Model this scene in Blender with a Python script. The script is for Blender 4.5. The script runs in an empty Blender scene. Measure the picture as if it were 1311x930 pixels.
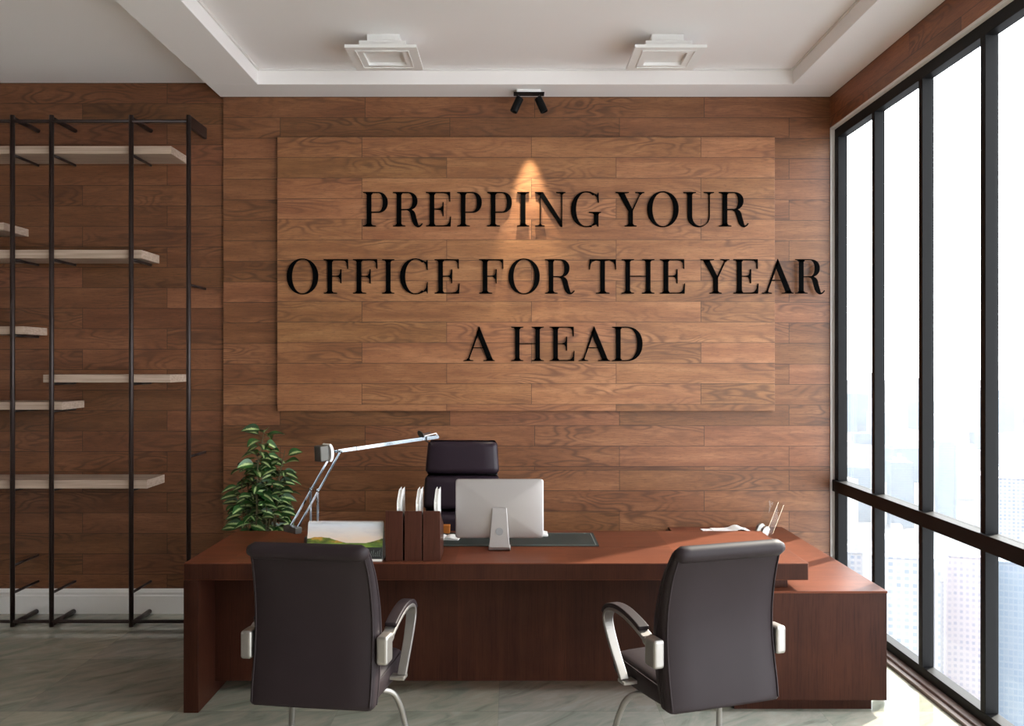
import bpy, bmesh, math, random
from mathutils import Vector, Matrix, Euler
random.seed(7)
S = bpy.context.scene
COL = S.collection
PI = math.pi
R = math.radians

# ------------------------------------------------------------------ mesh builder
class MB:
    def __init__(s): s.v, s.f, s.uv = [], [], {}
    def add(s, verts, faces, M=None, uvs=None):
        n = len(s.v)
        for p in verts:
            p = Vector(p)
            s.v.append((M @ p) if M else p)
        for k, f in enumerate(faces):
            if uvs: s.uv[len(s.f)] = [uvs[i] for i in f]
            s.f.append([n + i for i in f])
        return s
    def box(s, x0, x1, y0, y1, z0, z1, M=None):
        v = [(x0,y0,z0),(x1,y0,z0),(x1,y1,z0),(x0,y1,z0),(x0,y0,z1),(x1,y0,z1),(x1,y1,z1),(x0,y1,z1)]
        f = [(0,3,2,1),(4,5,6,7),(0,1,5,4),(1,2,6,5),(2,3,7,6),(3,0,4,7)]
        return s.add(v, f, M)
    def prism(s, poly, y0, y1, M=None):
        """polygon in XZ extruded along Y"""
        n = len(poly)
        v = [(p[0], y0, p[1]) for p in poly] + [(p[0], y1, p[1]) for p in poly]
        f = [list(range(n)), list(range(2*n-1, n-1, -1))]
        f += [(i, i+n, (i+1) % n + n, (i+1) % n) for i in range(n)]
        return s.add(v, f, M)
    def rings(s, rings, closed_ends=True, M=None, loop=False):
        n = len(rings[0]); v = [p for r in rings for p in r]; f = []
        m = len(rings)
        for i in range(m if loop else m-1):
            a, b = i*n, ((i+1) % m)*n
            for j in range(n):
                k = (j+1) % n
                f.append((a+j, a+k, b+k, b+j))
        if closed_ends and not loop:
            f.append(list(range(n-1, -1, -1))); f.append([(m-1)*n + j for j in range(n)])
        return s.add(v, f, M)
    def tube(s, path, r, n=10, M=None, caps=True):
        path = [Vector(p) for p in path]
        rad = r if isinstance(r, (list, tuple)) else [r]*len(path)
        t0 = (path[1]-path[0]).normalized()
        up = Vector((0,0,1)) if abs(t0.z) < .9 else Vector((1,0,0))
        a = t0.cross(up).normalized(); rs = []
        for i, p in enumerate(path):
            if i == 0: t = t0
            elif i == len(path)-1: t = (path[i]-path[i-1]).normalized()
            else: t = ((path[i]-path[i-1]).normalized() + (path[i+1]-path[i]).normalized()).normalized()
            a = (a - t*a.dot(t)).normalized(); b = t.cross(a)
            rs.append([p + (a*math.cos(2*PI*j/n) + b*math.sin(2*PI*j/n))*rad[i] for j in range(n)])
        return s.rings(rs, caps, M)
    def band(s, path, width, thick, M=None, n=1):
        """flat band in the YZ plane swept along path [(y,z)], wide along X; width may vary"""
        rs = []
        for i, (y, z) in enumerate(path):
            a = path[max(i-1,0)]; b = path[min(i+1,len(path)-1)]
            t = Vector((b[0]-a[0], b[1]-a[1])).normalized(); nn = Vector((-t.y, t.x))
            w = width[i] if isinstance(width,(list,tuple)) else width
            h = thick[i] if isinstance(thick,(list,tuple)) else thick
            rs.append([(-w/2, y-nn.x*h/2, z-nn.y*h/2), (w/2, y-nn.x*h/2, z-nn.y*h/2),
                       (w/2, y+nn.x*h/2, z+nn.y*h/2), (-w/2, y+nn.x*h/2, z+nn.y*h/2)])
        return s.rings(rs, True, M)
    def lathe(s, prof, n=32, M=None):
        rs = [[(r*math.cos(2*PI*j/n), r*math.sin(2*PI*j/n), z) for j in range(n)] for r, z in prof]
        return s.rings(rs, True, M)
    def build(s, name, mat, parent=None, smooth=False, bevel=0, seg=2, sub=0, loc=None):
        me = bpy.data.meshes.new(name)
        me.from_pydata([tuple(p) for p in s.v], [], s.f)
        if s.uv:
            l = me.uv_layers.new(name='UVMap')
            for p in me.polygons:
                u = s.uv.get(p.index)
                if u:
                    for k, li in enumerate(p.loop_indices): l.data[li].uv = u[k]
        bm = bmesh.new(); bm.from_mesh(me)
        bmesh.ops.recalc_face_normals(bm, faces=bm.faces)
        bm.to_mesh(me); bm.free()
        me.materials.append(mat)
        if smooth:
            for p in me.polygons: p.use_smooth = True
        o = bpy.data.objects.new(name, me); COL.objects.link(o)
        if parent: o.parent = parent
        if loc: o.location = loc
        if bevel:
            m = o.modifiers.new('bevel', 'BEVEL'); m.width = bevel; m.segments = seg; m.limit_method = 'ANGLE'; m.angle_limit = R(35)
        if sub:
            m = o.modifiers.new('sub', 'SUBSURF'); m.levels = sub; m.render_levels = sub
        return o

def tag(o, label, cat, group=None, kind=None):
    o['label'] = label; o['category'] = cat
    if group: o['group'] = group
    if kind: o['kind'] = kind
    return o
def thing(name, label, cat, loc=(0,0,0), rz=0, group=None):
    o = bpy.data.objects.new(name, None); COL.objects.link(o)
    o.location = loc; o.rotation_euler = (0,0,rz); o.empty_display_size = .1
    return tag(o, label, cat, group)
def struct(o): o['kind'] = 'structure'; return o
def dup(root, loc, rz, label):
    r = root.copy(); COL.objects.link(r); r.location = loc; r.rotation_euler = (0,0,rz); r['label'] = label
    for ch in list(root.children):
        c = ch.copy(); COL.objects.link(c); c.parent = r
        for g in list(ch.children):
            d = g.copy(); COL.objects.link(d); d.parent = c
    return r
def smooth_path(pts, n=6):
    """Catmull-Rom through the points"""
    P = [Vector(p) for p in pts]; P = [2*P[0]-P[1]] + P + [2*P[-1]-P[-2]]; out = []
    for i in range(1, len(P)-2):
        for k in range(n):
            t = k/n
            out.append(.5*((2*P[i]) + (P[i+1]-P[i-1])*t + (2*P[i-1]-5*P[i]+4*P[i+1]-P[i+2])*t*t + (3*P[i]-P[i-1]-3*P[i+1]+P[i+2])*t**3))
    out.append(P[-2]); return out

# ------------------------------------------------------------------ materials
class NT:
    def __init__(s, m): s.t = m.node_tree; s.n = s.t.nodes; s.l = s.t.links
    def new(s, typ, **kw):
        n = s.n.new(typ)
        for k, v in kw.items(): setattr(n, k, v)
        return n
    def put(s, sock, v):
        if hasattr(v, 'is_linked') or isinstance(v, bpy.types.NodeSocket): s.l.new(v, sock)
        else: sock.default_value = v
    def math(s, op, a, b=0.0, c=0.0, clamp=False):
        n = s.new('ShaderNodeMath', operation=op); n.use_clamp = clamp
        s.put(n.inputs[0], a); s.put(n.inputs[1], b)
        if op in ('MULTIPLY_ADD','SMOOTH_MIN','COMPARE'): s.put(n.inputs[2], c)
        return n.outputs[0]
    def comb(s, x, y, z):
        n = s.new('ShaderNodeCombineXYZ')
        for i, v in enumerate((x,y,z)): s.put(n.inputs[i], v)
        return n.outputs[0]
    def sep(s, v):
        n = s.new('ShaderNodeSeparateXYZ'); s.l.new(v, n.inputs[0]); return n.outputs
    def coord(s, kind='Object'): return s.new('ShaderNodeTexCoord').outputs[kind]
    def noise(s, vec, scale=5, detail=4, rough=.5, dist=0):
        n = s.new('ShaderNodeTexNoise'); s.l.new(vec, n.inputs['Vector'])
        n.inputs['Scale'].default_value = scale; n.inputs['Detail'].default_value = detail
        n.inputs['Roughness'].default_value = rough; n.inputs['Distortion'].default_value = dist
        return n.outputs[0]
    def white(s, vec):
        n = s.new('ShaderNodeTexWhiteNoise', noise_dimensions='3D'); s.l.new(vec, n.inputs['Vector']); return n.outputs
    def ramp(s, fac, stops):
        n = s.new('ShaderNodeValToRGB'); s.put(n.inputs[0], fac)
        e = n.color_ramp.elements
        while len(e) < len(stops): e.new(.5)
        for i, (p, c) in enumerate(stops):
            e[i].position = p; e[i].color = (c[0],c[1],c[2],1) if not isinstance(c,(int,float)) else (c,c,c,1)
        return n.outputs[0]
    def mix(s, fac, a, b, blend='MIX'):
        n = s.new('ShaderNodeMix', data_type='RGBA', blend_type=blend)
        s.put(n.inputs[0], fac)
        for i, v in ((6,a),(7,b)):
            if isinstance(v, (tuple,list)): n.inputs[i].default_value = (v[0],v[1],v[2],1)
            else: s.l.new(v, n.inputs[i])
        return n.outputs[2]
    def bump(s, h, strength=.2, dist=.01):
        n = s.new('ShaderNodeBump'); n.inputs['Strength'].default_value = strength; n.inputs['Distance'].default_value = dist
        s.l.new(h, n.inputs['Height']); return n.outputs[0]
    @property
    def bsdf(s): return s.n['Principled BSDF']

def mat(name, col=(.8,.8,.8), rough=.5, metal=0, spec=.5, coat=0):
    m = bpy.data.materials.new(name); m.use_nodes = True
    b = m.node_tree.nodes['Principled BSDF']
    b.inputs['Base Color'].default_value = (*col,1); b.inputs['Roughness'].default_value = rough
    b.inputs['Metallic'].default_value = metal; b.inputs['Specular IOR Level'].default_value = spec
    b.inputs['Coat Weight'].default_value = coat
    return m

def plank_mat(name, axis='X', x0=0, z0=3.66, pitch=.1453, width=1.2, zsplit=None, tint=(1,1,1), rough=.42):
    m = mat(name, rough=rough, spec=.4); N = NT(m)
    x, y, z = N.sep(N.coord())[:3]
    u = {'X': x, 'Y': y}[axis]
    zz = N.math('SUBTRACT', z0, z)
    if zsplit is not None:      # the pattern starts again below this height
        low = N.math('LESS_THAN', z, zsplit)
        zz = N.math('ADD', zz, N.math('MULTIPLY', low, 19*pitch-(z0-zsplit)))
    q = N.math('DIVIDE', zz, pitch)
    row = N.math('FLOOR', q); fz = N.math('FRACT', q)
    xx = N.math('ADD', N.math('DIVIDE', N.math('SUBTRACT', u, x0), width), N.math('MULTIPLY', N.math('MODULO', N.math('ADD',row,100), 2.0), .5))
    col = N.math('FLOOR', xx); fx = N.math('FRACT', xx)
    w = N.white(N.comb(col, row, 3.7))
    rv = w[0]; rc = N.sep(w[1])
    # grain
    gx = N.math('ADD', u, N.math('MULTIPLY', rc[0], 40.0))
    gz = N.math('ADD', z, N.math('MULTIPLY', rc[1], 40.0))
    base = N.comb(N.math('MULTIPLY', gx, 1.5), N.math('MULTIPLY', rc[2], 30.0), N.math('MULTIPLY', gz, 13.0))
    broad = N.noise(base, 1.0, 3, .5, .3)
    # cathedral rings: iso-lines of a stretched noise
    ring = N.noise(N.comb(N.math('MULTIPLY', gx, 2.6), 0.0, N.math('MULTIPLY', gz, 11.0)), .55, 2, .45, .25)
    rw = N.math('SINE', N.math('MULTIPLY', ring, 95.0))
    rw = N.math('MULTIPLY_ADD', rw, .5, .5)
    rmask = N.ramp(N.noise(N.comb(N.math('MULTIPLY', gx, 1.1), 5.0, N.math('MULTIPLY', gz, 5.0)), 1.0, 1), [(.42,0),(.62,1)])
    fine = N.noise(N.comb(N.math('MULTIPLY', gx, 9.0), 1.0, N.math('MULTIPLY', gz, 210.0)), 1.0, 3, .6)
    speck = N.noise(N.comb(N.math('MULTIPLY', gx, 28.0), 9.0, N.math('MULTIPLY', gz, 190.0)), 1.0, 2, .6)
    t = lambda c: tuple(c[i]*tint[i] for i in range(3))
    c = N.ramp(broad, [(.25, t((.20,.080,.034))), (.5, t((.29,.126,.054))), (.75, t((.38,.178,.080)))])
    dark = t((.115,.05,.025))
    c = N.mix(N.math('MULTIPLY', N.math('MULTIPLY', N.math('POWER', rw, 2.0), rmask), .78), c, dark)
    c = N.mix(N.math('MULTIPLY', N.ramp(fine, [(.42,0),(.66,1)]), .5), c, dark)
    c = N.mix(N.math('MULTIPLY', N.ramp(speck, [(.56,0),(.68,1)]), .45), c, t((.10,.05,.032)))
    # plank to plank tone
    br = N.math('MULTIPLY_ADD', rv, .36, .82)
    c = N.mix(1.0, c, N.comb(br, N.math('MULTIPLY', br, N.math('MULTIPLY_ADD', rc[2], .07, .965)), N.math('MULTIPLY', br, N.math('MULTIPLY_ADD', rc[0], .12, .94))), 'MULTIPLY')
    seam = N.math('MAXIMUM', N.math('LESS_THAN', fz, .03), N.math('LESS_THAN', fx, .0035))
    c = N.mix(N.math('MULTIPLY', seam, .72), c, t((.035,.018,.01)))
    N.l.new(c, N.bsdf.inputs['Base Color'])
    h = N.math('SUBTRACT', N.math('MULTIPLY', fine, .25), seam)
    N.l.new(N.bump(h, .25, .003), N.bsdf.inputs['Normal'])
    return m

def veneer_mat(name, c0, c1, grain='Z', panel=.58, rough=.32, coat=.15):
    """dark reddish veneer with fine pores along one axis, laid in wide leaves along x"""
    m = mat(name, rough=rough, spec=.14, coat=coat); N = NT(m)
    m.node_tree.nodes['Principled BSDF'].inputs['Coat Roughness'].default_value = .25
    x, y, z = N.sep(N.coord())[:3]
    pk = N.math('DIVIDE', N.math('ADD', x, 2.03), panel)
    leaf = N.math('FLOOR', pk); lf = N.math('FRACT', pk)
    rnd = N.white(N.comb(leaf, 0.0, 1.0))[0]
    lo = .9
    a = {'X': (lo,26,26), 'Y': (26,lo,26), 'Z': (26,26,lo)}[grain]
    o = N.math('MULTIPLY', leaf, 7.3)
    v = N.comb(N.math('MULTIPLY_ADD', x, float(a[0]), o), N.math('MULTIPLY', y, float(a[1])), N.math('MULTIPLY', z, float(a[2])))
    v3 = N.new('ShaderNodeVectorMath', operation='SCALE'); N.l.new(v, v3.inputs[0]); v3.inputs['Scale'].default_value = 8.0
    g1 = N.noise(v, .55, 4, .6, .2); g2 = N.noise(v3.outputs[0], .9, 2, .6)
    cloud = N.noise(N.coord(), 3.2, 4, .6, .4)
    f = N.math('ADD', N.math('MULTIPLY', g1, .55), N.math('MULTIPLY', cloud, .45))
    c = N.ramp(f, [(.32, c0), (.68, c1)])
    c = N.mix(N.math('MULTIPLY', N.ramp(g2, [(.5,0),(.72,1)]), .5), c, tuple(k*.35 for k in c0))
    b = N.math('ADD', N.math('MULTIPLY_ADD', rnd, .25, .88), N.ramp(lf, [(0,.16),(.09,.05),(.2,0)]))
    c = N.mix(1.0, c, N.comb(b,b,b), 'MULTIPLY')
    N.l.new(c, N.bsdf.inputs['Base Color'])
    N.l.new(N.bump(g2, .08, .002), N.bsdf.inputs['Normal'])
    return m

def leather_mat(name, c, rough=.42):
    m = mat(name, c, rough, spec=.22); N = NT(m)
    n = N.new('ShaderNodeTexVoronoi'); N.l.new(N.coord(), n.inputs['Vector']); n.inputs['Scale'].default_value = 420
    N.l.new(N.bump(n.outputs[0], .12, .0008), N.bsdf.inputs['Normal'])
    k = N.noise(N.coord(), 7, 3)
    N.l.new(N.mix(k, tuple(v*.85 for v in c), tuple(v*1.15 for v in c)), N.bsdf.inputs['Base Color'])
    return m

def floor_mat():
    m = mat('polished stone tile', rough=.07, spec=.5); N = NT(m)
    x, y, z = N.sep(N.coord())[:3]
    px = N.math('DIVIDE', N.math('ADD', x, 4.17), .82); py = N.math('DIVIDE', N.math('SUBTRACT', y, .58), .82)
    ix, iy = N.math('FLOOR', px), N.math('FLOOR', py)
    fx, fy = N.math('FRACT', px), N.math('FRACT', py)
    w = N.white(N.comb(ix, iy, 2.0)); rc = N.sep(w[1])
    v = N.comb(N.math('MULTIPLY_ADD', rc[0], 20.0, N.math('ADD', N.math('MULTIPLY', x, .9), N.math('MULTIPLY', y, .9))),
               N.math('MULTIPLY_ADD', rc[1], 20.0, N.math('SUBTRACT', N.math('MULTIPLY', y, 2.6), N.math('MULTIPLY', x, 2.2))), 0.0)
    n1 = N.noise(v, 2.2, 7, .62, 1.2); n2 = N.noise(v, 7, 8, .72, .9)
    c = N.ramp(n1, [(.28,(.19,.185,.15)), (.44,(.27,.28,.235)), (.56,(.335,.315,.265)), (.7,(.37,.375,.32))])
    c = N.mix(N.math('MULTIPLY', N.ramp(n2, [(.5,0),(.72,1)]), .35), c, (0.232, 0.261, 0.225))
    b = N.math('MULTIPLY_ADD', w[0], .28, .86)
    c = N.mix(1.0, c, N.comb(b, b, N.math('MULTIPLY', b, N.math('MULTIPLY_ADD', rc[2], .12, .94))), 'MULTIPLY')
    seam = N.math('MAXIMUM', N.math('MULTIPLY', N.math('LESS_THAN', fx, .003), .4), N.math('LESS_THAN', fy, .004))
    c = N.mix(N.math('MULTIPLY', seam, .6), c, (.07,.07,.06))
    N.l.new(c, N.bsdf.inputs['Base Color'])
    N.l.new(N.bump(n2, .012, .002), N.bsdf.inputs['Normal'])
    return m

def glass_mat():
    m = bpy.data.materials.new('window glass'); m.use_nodes = True; N = NT(m)
    N.n.remove(N.n['Principled BSDF'])
    tr = N.new('ShaderNodeBsdfTransparent'); tr.inputs[0].default_value = (.96,.985,.985,1)
    gl = N.new('ShaderNodeBsdfGlossy'); gl.inputs['Roughness'].default_value = .01
    mx = N.new('ShaderNodeMixShader'); lw = N.new('ShaderNodeLayerWeight'); lw.inputs[0].default_value = .5
    N.l.new(N.math('MULTIPLY_ADD', N.math('POWER', lw.outputs['Facing'], 5.0), .5, .02), mx.inputs[0]); N.l.new(tr.outputs[0], mx.inputs[1]); N.l.new(gl.outputs[0], mx.inputs[2])
    N.l.new(mx.outputs[0], N.n['Material Output'].inputs[0])
    return m

def facade_mat(name, wall, pane, fw=3.4, fh=3.2, ww=.55, wh=.5, seed=0):
    m = mat(name, wall, .8, spec=.2); N = NT(m)
    co = N.coord(); x, y, z = N.sep(co)[:3]
    nx, ny, nz = N.sep(N.coord('Normal'))[:3]
    side = N.math('GREATER_THAN', N.math('ABSOLUTE', nx), .5)
    u = N.math('ADD', N.math('MULTIPLY', side, y), N.math('MULTIPLY', N.math('SUBTRACT', 1.0, side), x))
    a = N.math('DIVIDE', u, fw); b = N.math('DIVIDE', z, fh)
    fa, fb = N.math('FRACT', a), N.math('FRACT', b)
    ina = N.math('LESS_THAN', fa, ww); inb = N.math('LESS_THAN', fb, wh)
    top = N.math('LESS_THAN', N.math('ABSOLUTE', nz), .5)
    r = N.white(N.comb(N.math('FLOOR', a), N.math('FLOOR', b), float(seed)))[0]
    k = N.math('MULTIPLY', N.math('MULTIPLY', ina, inb), top)
    k = N.math('MULTIPLY', k, N.math('MULTIPLY_ADD', r, .6, .4))
    N.l.new(N.mix(k, wall, pane), N.bsdf.inputs['Base Color'])
    return m

WOOD_WALL = plank_mat('oak planks main', x0=-1.062+.02, z0=3.66, zsplit=1.776-(602-465)/181, tint=(.78,.73,.71))  # same oak as the panel, tint darkened for the dimmer light around it
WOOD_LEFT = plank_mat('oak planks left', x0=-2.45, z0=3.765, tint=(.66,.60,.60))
WOOD_PANEL = plank_mat('oak planks panel', x0=(463-655.5)*6.46/1176, z0=1.776+290*6.46/1176, pitch=26.35*6.46/1176, width=217*6.46/1176, tint=(1.08,1.06,1.02))  # lighter tint puts the panel's better light into the oak colour
WOOD_LINTEL = plank_mat('oak planks lintel', axis='Y', x0=5.2, z0=3.66, tint=(.95,.72,.62))
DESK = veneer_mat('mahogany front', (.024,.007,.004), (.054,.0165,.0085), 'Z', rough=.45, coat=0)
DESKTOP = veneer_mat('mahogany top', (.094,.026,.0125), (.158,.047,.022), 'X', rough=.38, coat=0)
FILEWOOD = veneer_mat('mahogany box', (.045,.015,.010), (.08,.029,.018), 'Z', panel=3, coat=0)
LEATHER = leather_mat('brown leather', (.0185,.0118,.0135), .56)
LEATHER_X = leather_mat('aubergine leather', (.024,.015,.022), .38)
PLASTER = mat('white plaster', (.88,.85,.84), .85, spec=.2)
PLASTER_R = mat('room paint', (.74,.72,.70), .9, spec=.2)
REARWALL = mat('taupe room paint', (.30,.26,.235), .9, spec=.2)
SIDEWALL = mat('beige room paint', (.48,.43,.39), .9, spec=.2)
WHITE = mat('white paint', (.85,.845,.83), .45)
FLOOR = floor_mat()
BLACK = mat('black frame', (.006,.006,.0065), .5, spec=.12)
BRONZE = mat('dark bronze metal', (.030,.018,.016), .42, .35)
SHELF = mat('pale oak shelf', (.5,.4,.31), .5)
def _shelf():
    N = NT(SHELF); x,y,z = N.sep(N.coord())[:3]
    n = N.noise(N.comb(N.math('MULTIPLY',x,1.5), N.math('MULTIPLY',y,20.0), N.math('MULTIPLY',z,60.0)), 1.5, 4)
    N.l.new(N.ramp(n, [(.3,(.36,.265,.20)),(.7,(.53,.405,.32))]), N.bsdf.inputs['Base Color'])
_shelf()
ALU = mat('brushed aluminium', (.35,.33,.31), .42, .9)
SILVER = mat('silver aluminium', (.43,.405,.395), .45, .8)
CHROME = mat('chrome', (.36,.40,.44), .08, 1)
GUNMETAL = mat('gunmetal', (.10,.095,.085), .4, .6)
DARKPL = mat('dark plastic', (.02,.02,.022), .5)
INK = mat('black letter enamel', (.002,.002,.002), .9, spec=.02)
PAPER = mat('white paper', (.86,.85,.82), .7)
PLASTIC_W = mat('white plastic', (.84,.83,.81), .35)
GREENPAD = leather_mat('dark green leather', (.028,.036,.033), .6)
STITCH = mat('pale stitching', (.22,.25,.23), .7)
ORANGE = mat('amber leather', (.42,.13,.015), .5)
GLASS = glass_mat()
KERB = mat('brown stone kerb', (.20,.15,.13), .35)

# ------------------------------------------------------------------ the room
WX = 2.25; BY = 6.5; H = 1.776; CZ = 3.765; SZ = 3.66; LX = -4.6; RY = -1.8
struct(MB().box(LX-.15, 2.30, RY-.15, BY+.2, -.12, 0).build('floor', FLOOR))
struct(MB().box(LX-.15, 2.6, RY-.15, BY+.2, CZ, CZ+.15).build('ceiling', PLASTER))
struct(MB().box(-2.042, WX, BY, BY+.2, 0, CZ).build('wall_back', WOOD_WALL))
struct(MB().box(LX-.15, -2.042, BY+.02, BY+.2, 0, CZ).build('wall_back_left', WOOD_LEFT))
struct(MB().box(LX-.15, LX, RY-.15, BY+.2, 0, CZ).build('wall_left', SIDEWALL))
struct(MB().box(LX, 2.4, RY-.15, RY, 0, CZ).build('wall_front', REARWALL))
struct(MB().box(WX, 2.45, RY, BY, 3.44, CZ).build('wall_right', WOOD_LINTEL))
# soffit around the raised ceiling tray
mb = MB()
mb.box(-2.063, WX, 6.21, BY, SZ, CZ)
mb.box(-2.063, -1.719, RY, 6.21, SZ, CZ)
mb.box(1.898, WX, RY, 6.21, SZ, CZ)
struct(mb.build('trim_1', PLASTER, bevel=.003))
# slim bead added in the tray's inner corner to draw its shadow line
mb = MB()
mb.box(-1.719, 1.898, 6.198, 6.21, CZ-.012, CZ); mb.box(-1.719, -1.707, RY, 6.198, CZ-.012, CZ); mb.box(1.886, 1.898, RY, 6.198, CZ-.012, CZ)
struct(mb.build('trim_2', PLASTER_R))
# pale reveal strips round the window, floor kerb
struct(MB().box(WX, 2.28, 6.488, BY+.05, .02, 3.43).build('trim_3', PLASTER_R))
struct(MB().box(WX, 2.28, RY, BY, 3.425, 3.44).build('trim_4', PLASTER_R))
mb = MB(); mb.box(2.205, 2.30, RY, BY, 0, .018); mb.box(2.235, 2.30, RY, BY, .018, .032)
struct(mb.build('trim_5', KERB, bevel=.003))
# baseboards
prof = [(0,0),(-.022,0),(-.022,.125),(-.014,.132),(-.014,.142),(-.018,.148),(-.012,.165),(-.006,.175),(0,.175)]
def baseboard(name, x0, x1, yb):
    mb = MB(); n = len(prof)
    v = [(x0, yb+p[0], p[1]) for p in prof] + [(x1, yb+p[0], p[1]) for p in prof]
    f = [list(range(n)), list(range(2*n-1,n-1,-1))] + [(i,(i+1)%n,(i+1)%n+n,i+n) for i in range(n)]
    return struct(mb.add(v, f).build(name, WHITE))
baseboard('baseboard_back_left', LX, -2.042, BY+.02)
baseboard('baseboard_back', -2.042, WX-.01, BY)

# the window wall
win = bpy.data.objects.new('window_1', None); COL.objects.link(win); win.location = (2.30, 2.4, 0); win['kind'] = 'structure'
def wpart(name, x0, x1, y0, y1, z0, z1, m, bev=.002):
    return MB().box(x0-2.30, x1-2.30, y0-2.4, y1-2.4, z0, z1).build(name, m, win, bevel=bev)
wpart('bottom_rail', 2.28, 2.345, RY, BY, .0, .085, BLACK)
wpart('top_rail', 2.28, 2.345, RY, BY, 3.36, 3.44, BLACK)
wpart('transom', 2.262, 2.35, RY, BY, .872, .952, BLACK)
my = [6.42, 5.775, 5.105, 4.425] + [4.425-.675*k for k in range(1, 10)]
for i, y in enumerate(my):
    wpart('mullion', 2.28, 2.345, y, 6.5 if i == 0 else y+.048, .085, 3.36, BLACK)
for a, b in zip(my[1:], my[:-1]):
    wpart('pane', 2.325, 2.331, a+.04, b+.005, .952, 3.365, GLASS, 0)
    wpart('pane', 2.325, 2.331, a+.04, b+.005, .08, .875, GLASS, 0)

# raised feature panel on the back wall
def PX(u, Y): return (u-655.5)*Y/1176
def PZ(v, Y): return H-(v-465)*Y/1176
FP = 6.46
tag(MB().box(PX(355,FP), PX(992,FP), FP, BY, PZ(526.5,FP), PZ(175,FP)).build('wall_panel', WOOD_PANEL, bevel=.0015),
    'large raised panel of oak planks behind the black lettering on the back wall', 'panel')

# ------------------------------------------------------------------ the lettering (glyph outlines, cap height 44 units)
CH = 44.0
def arc(cx, cy, rx, ry, a0, a1, n=22, p=1.0):
    o = []
    for i in range(n+1):
        a = R(a0+(a1-a0)*i/n); c, s = math.cos(a), math.sin(a)
        o.append((cx+rx*math.copysign(abs(c)**p, c), cy+ry*math.copysign(abs(s)**p, s)))
    return o
def ring_poly(cx, cy, rx, ry, tx, ty, a0, a1, p=.94):
    return arc(cx, cy, rx, ry, a0, a1, 22, p) + arc(cx, cy, rx-tx, ry-ty, a1, a0, 22, p)
def rect(x0, x1, y0, y1): return [(x0,y0),(x1,y0),(x1,y1),(x0,y1)]
TH = 1.25
def foot(xa, xb, s0, s1, y0=0):           # bracketed slab serif under a stem s0..s1
    return [(xa,y0),(xb,y0),(xb,y0+.9),(s1+1.6,y0+1.6),(s1,y0+3.6),(s0,y0+3.6),(s0-1.6,y0+1.6),(xa,y0+.9)]
def head(xa, xb, s0, s1, y1=CH):
    return [(xa,y1),(xa,y1-.9),(s0-1.6,y1-1.6),(s0,y1-3.6),(s1,y1-3.6),(s1+1.6,y1-1.6),(xb,y1-.9),(xb,y1)]
def stroke(pts):                          # (x,y,w) variable-width stroke, smoothed
    P = smooth_path([(a,b,c) for a,b,c in pts], 6); L, Q = [], []
    for i, p in enumerate(P):
        a, b = P[max(i-1,0)], P[min(i+1,len(P)-1)]
        t = Vector((b.x-a.x, b.y-a.y)).normalized(); w = p.z/2
        L.append((p.x-t.y*w, p.y+t.x*w)); Q.append((p.x+t.y*w, p.y-t.x*w))
    return L + Q[::-1]
def bowl(x0, xr, y0, y1, tx=6.4):
    cx = x0+(xr-x0)*.42; cy = (y0+y1)/2; ry = (y1-y0)/2
    return [ring_poly(cx, cy, xr-cx, ry, tx, TH, -90, 90, .92), rect(x0, cx, y1-TH, y1), rect(x0, cx, y0, y0+TH)]
ST0, ST1 = 4.8, 10.7
def g_P(): return [rect(ST0,ST1,0,CH), foot(0,16.5,ST0,ST1), head(0,ST1+1,ST0,ST1)] + bowl(ST1-.5, 31.7, 17.6, CH)
def g_R(): return [rect(ST0,ST1,0,CH), foot(0,16,ST0,ST1), head(0,ST1+1,ST0,ST1)] + bowl(ST1-.5, 31.4, 21, CH) + \
    [stroke([(17.5,21.6,1.2),(21.5,20.6,3.4),(25,17,6.2),(27,10,6.2),(29,4,5.8),(32,.4,3.0),(35.2,1.0,1.5),(37.6,3.8,1.2)])]
def arms(top=True, bottom=True):
    o = [rect(ST0,ST1,0,CH)]
    o += [head(0,ST1+1,ST0,ST1), rect(ST1,31,CH-TH,CH), [(31,CH),(22,CH),(22,CH-TH),(27,CH-2),(29.6,CH-5),(30.2,CH-12.2),(31.2,CH-12.2)]]
    o += [rect(ST1,20,21.6,22.8), [(22.6,31.2),(21.6,31.2),(20.9,26),(19,23.3),(16,22.8),(16,21.6),(19,21.1),(20.9,18.4),(21.6,13.2),(22.6,13.2)]]
    if bottom: o += [foot(0,ST1+1,ST0,ST1), rect(ST1,31.5,0,TH), [(31.6,0),(22,0),(22,TH),(27,2),(29.8,5.4),(31.2,12.8),(32.1,12.8)]]
    else: o += [foot(0,17,ST0,ST1)]
    return o
def g_E(): return arms()
def g_F(): return arms(bottom=False)
def g_I(): return [rect(ST0,ST1,0,CH), foot(0,15.5,ST0,ST1), head(0,15.5,ST0,ST1)]
def g_N(): return [rect(6,7.3,0,CH), foot(0,12.4,6,7.3), head(0,8,4.5,7), [(3,CH),(10.2,CH),(35,5),(35,-.5),(33,-.5)],
                   rect(33.7,35,0,CH), head(27,39,33.7,35)]
def cee(w, open_a=42): 
    cx = w*.55
    return [ring_poly(cx, CH/2, cx, CH/2+1, 6.6, TH, open_a, 180, .96), ring_poly(cx, CH/2, cx, CH/2+1, 6.6, TH, 180, 360-open_a, .96)]
def g_C(): 
    return [ring_poly(20,22,20,23,6.6,1.2,55,305,.96),
            [(35.4,43.2),(34.4,43.2),(33.6,40.5),(30.8,41.6),(30.8,40),(33.2,37.2),(34.6,30.4),(35.6,30.4)],
            [(35.6,14.6),(34.6,14.6),(33.4,7.4),(30.8,3.8),(30.8,2.2),(33.6,3.4),(34.6,.6),(35.4,.6)]]
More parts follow.
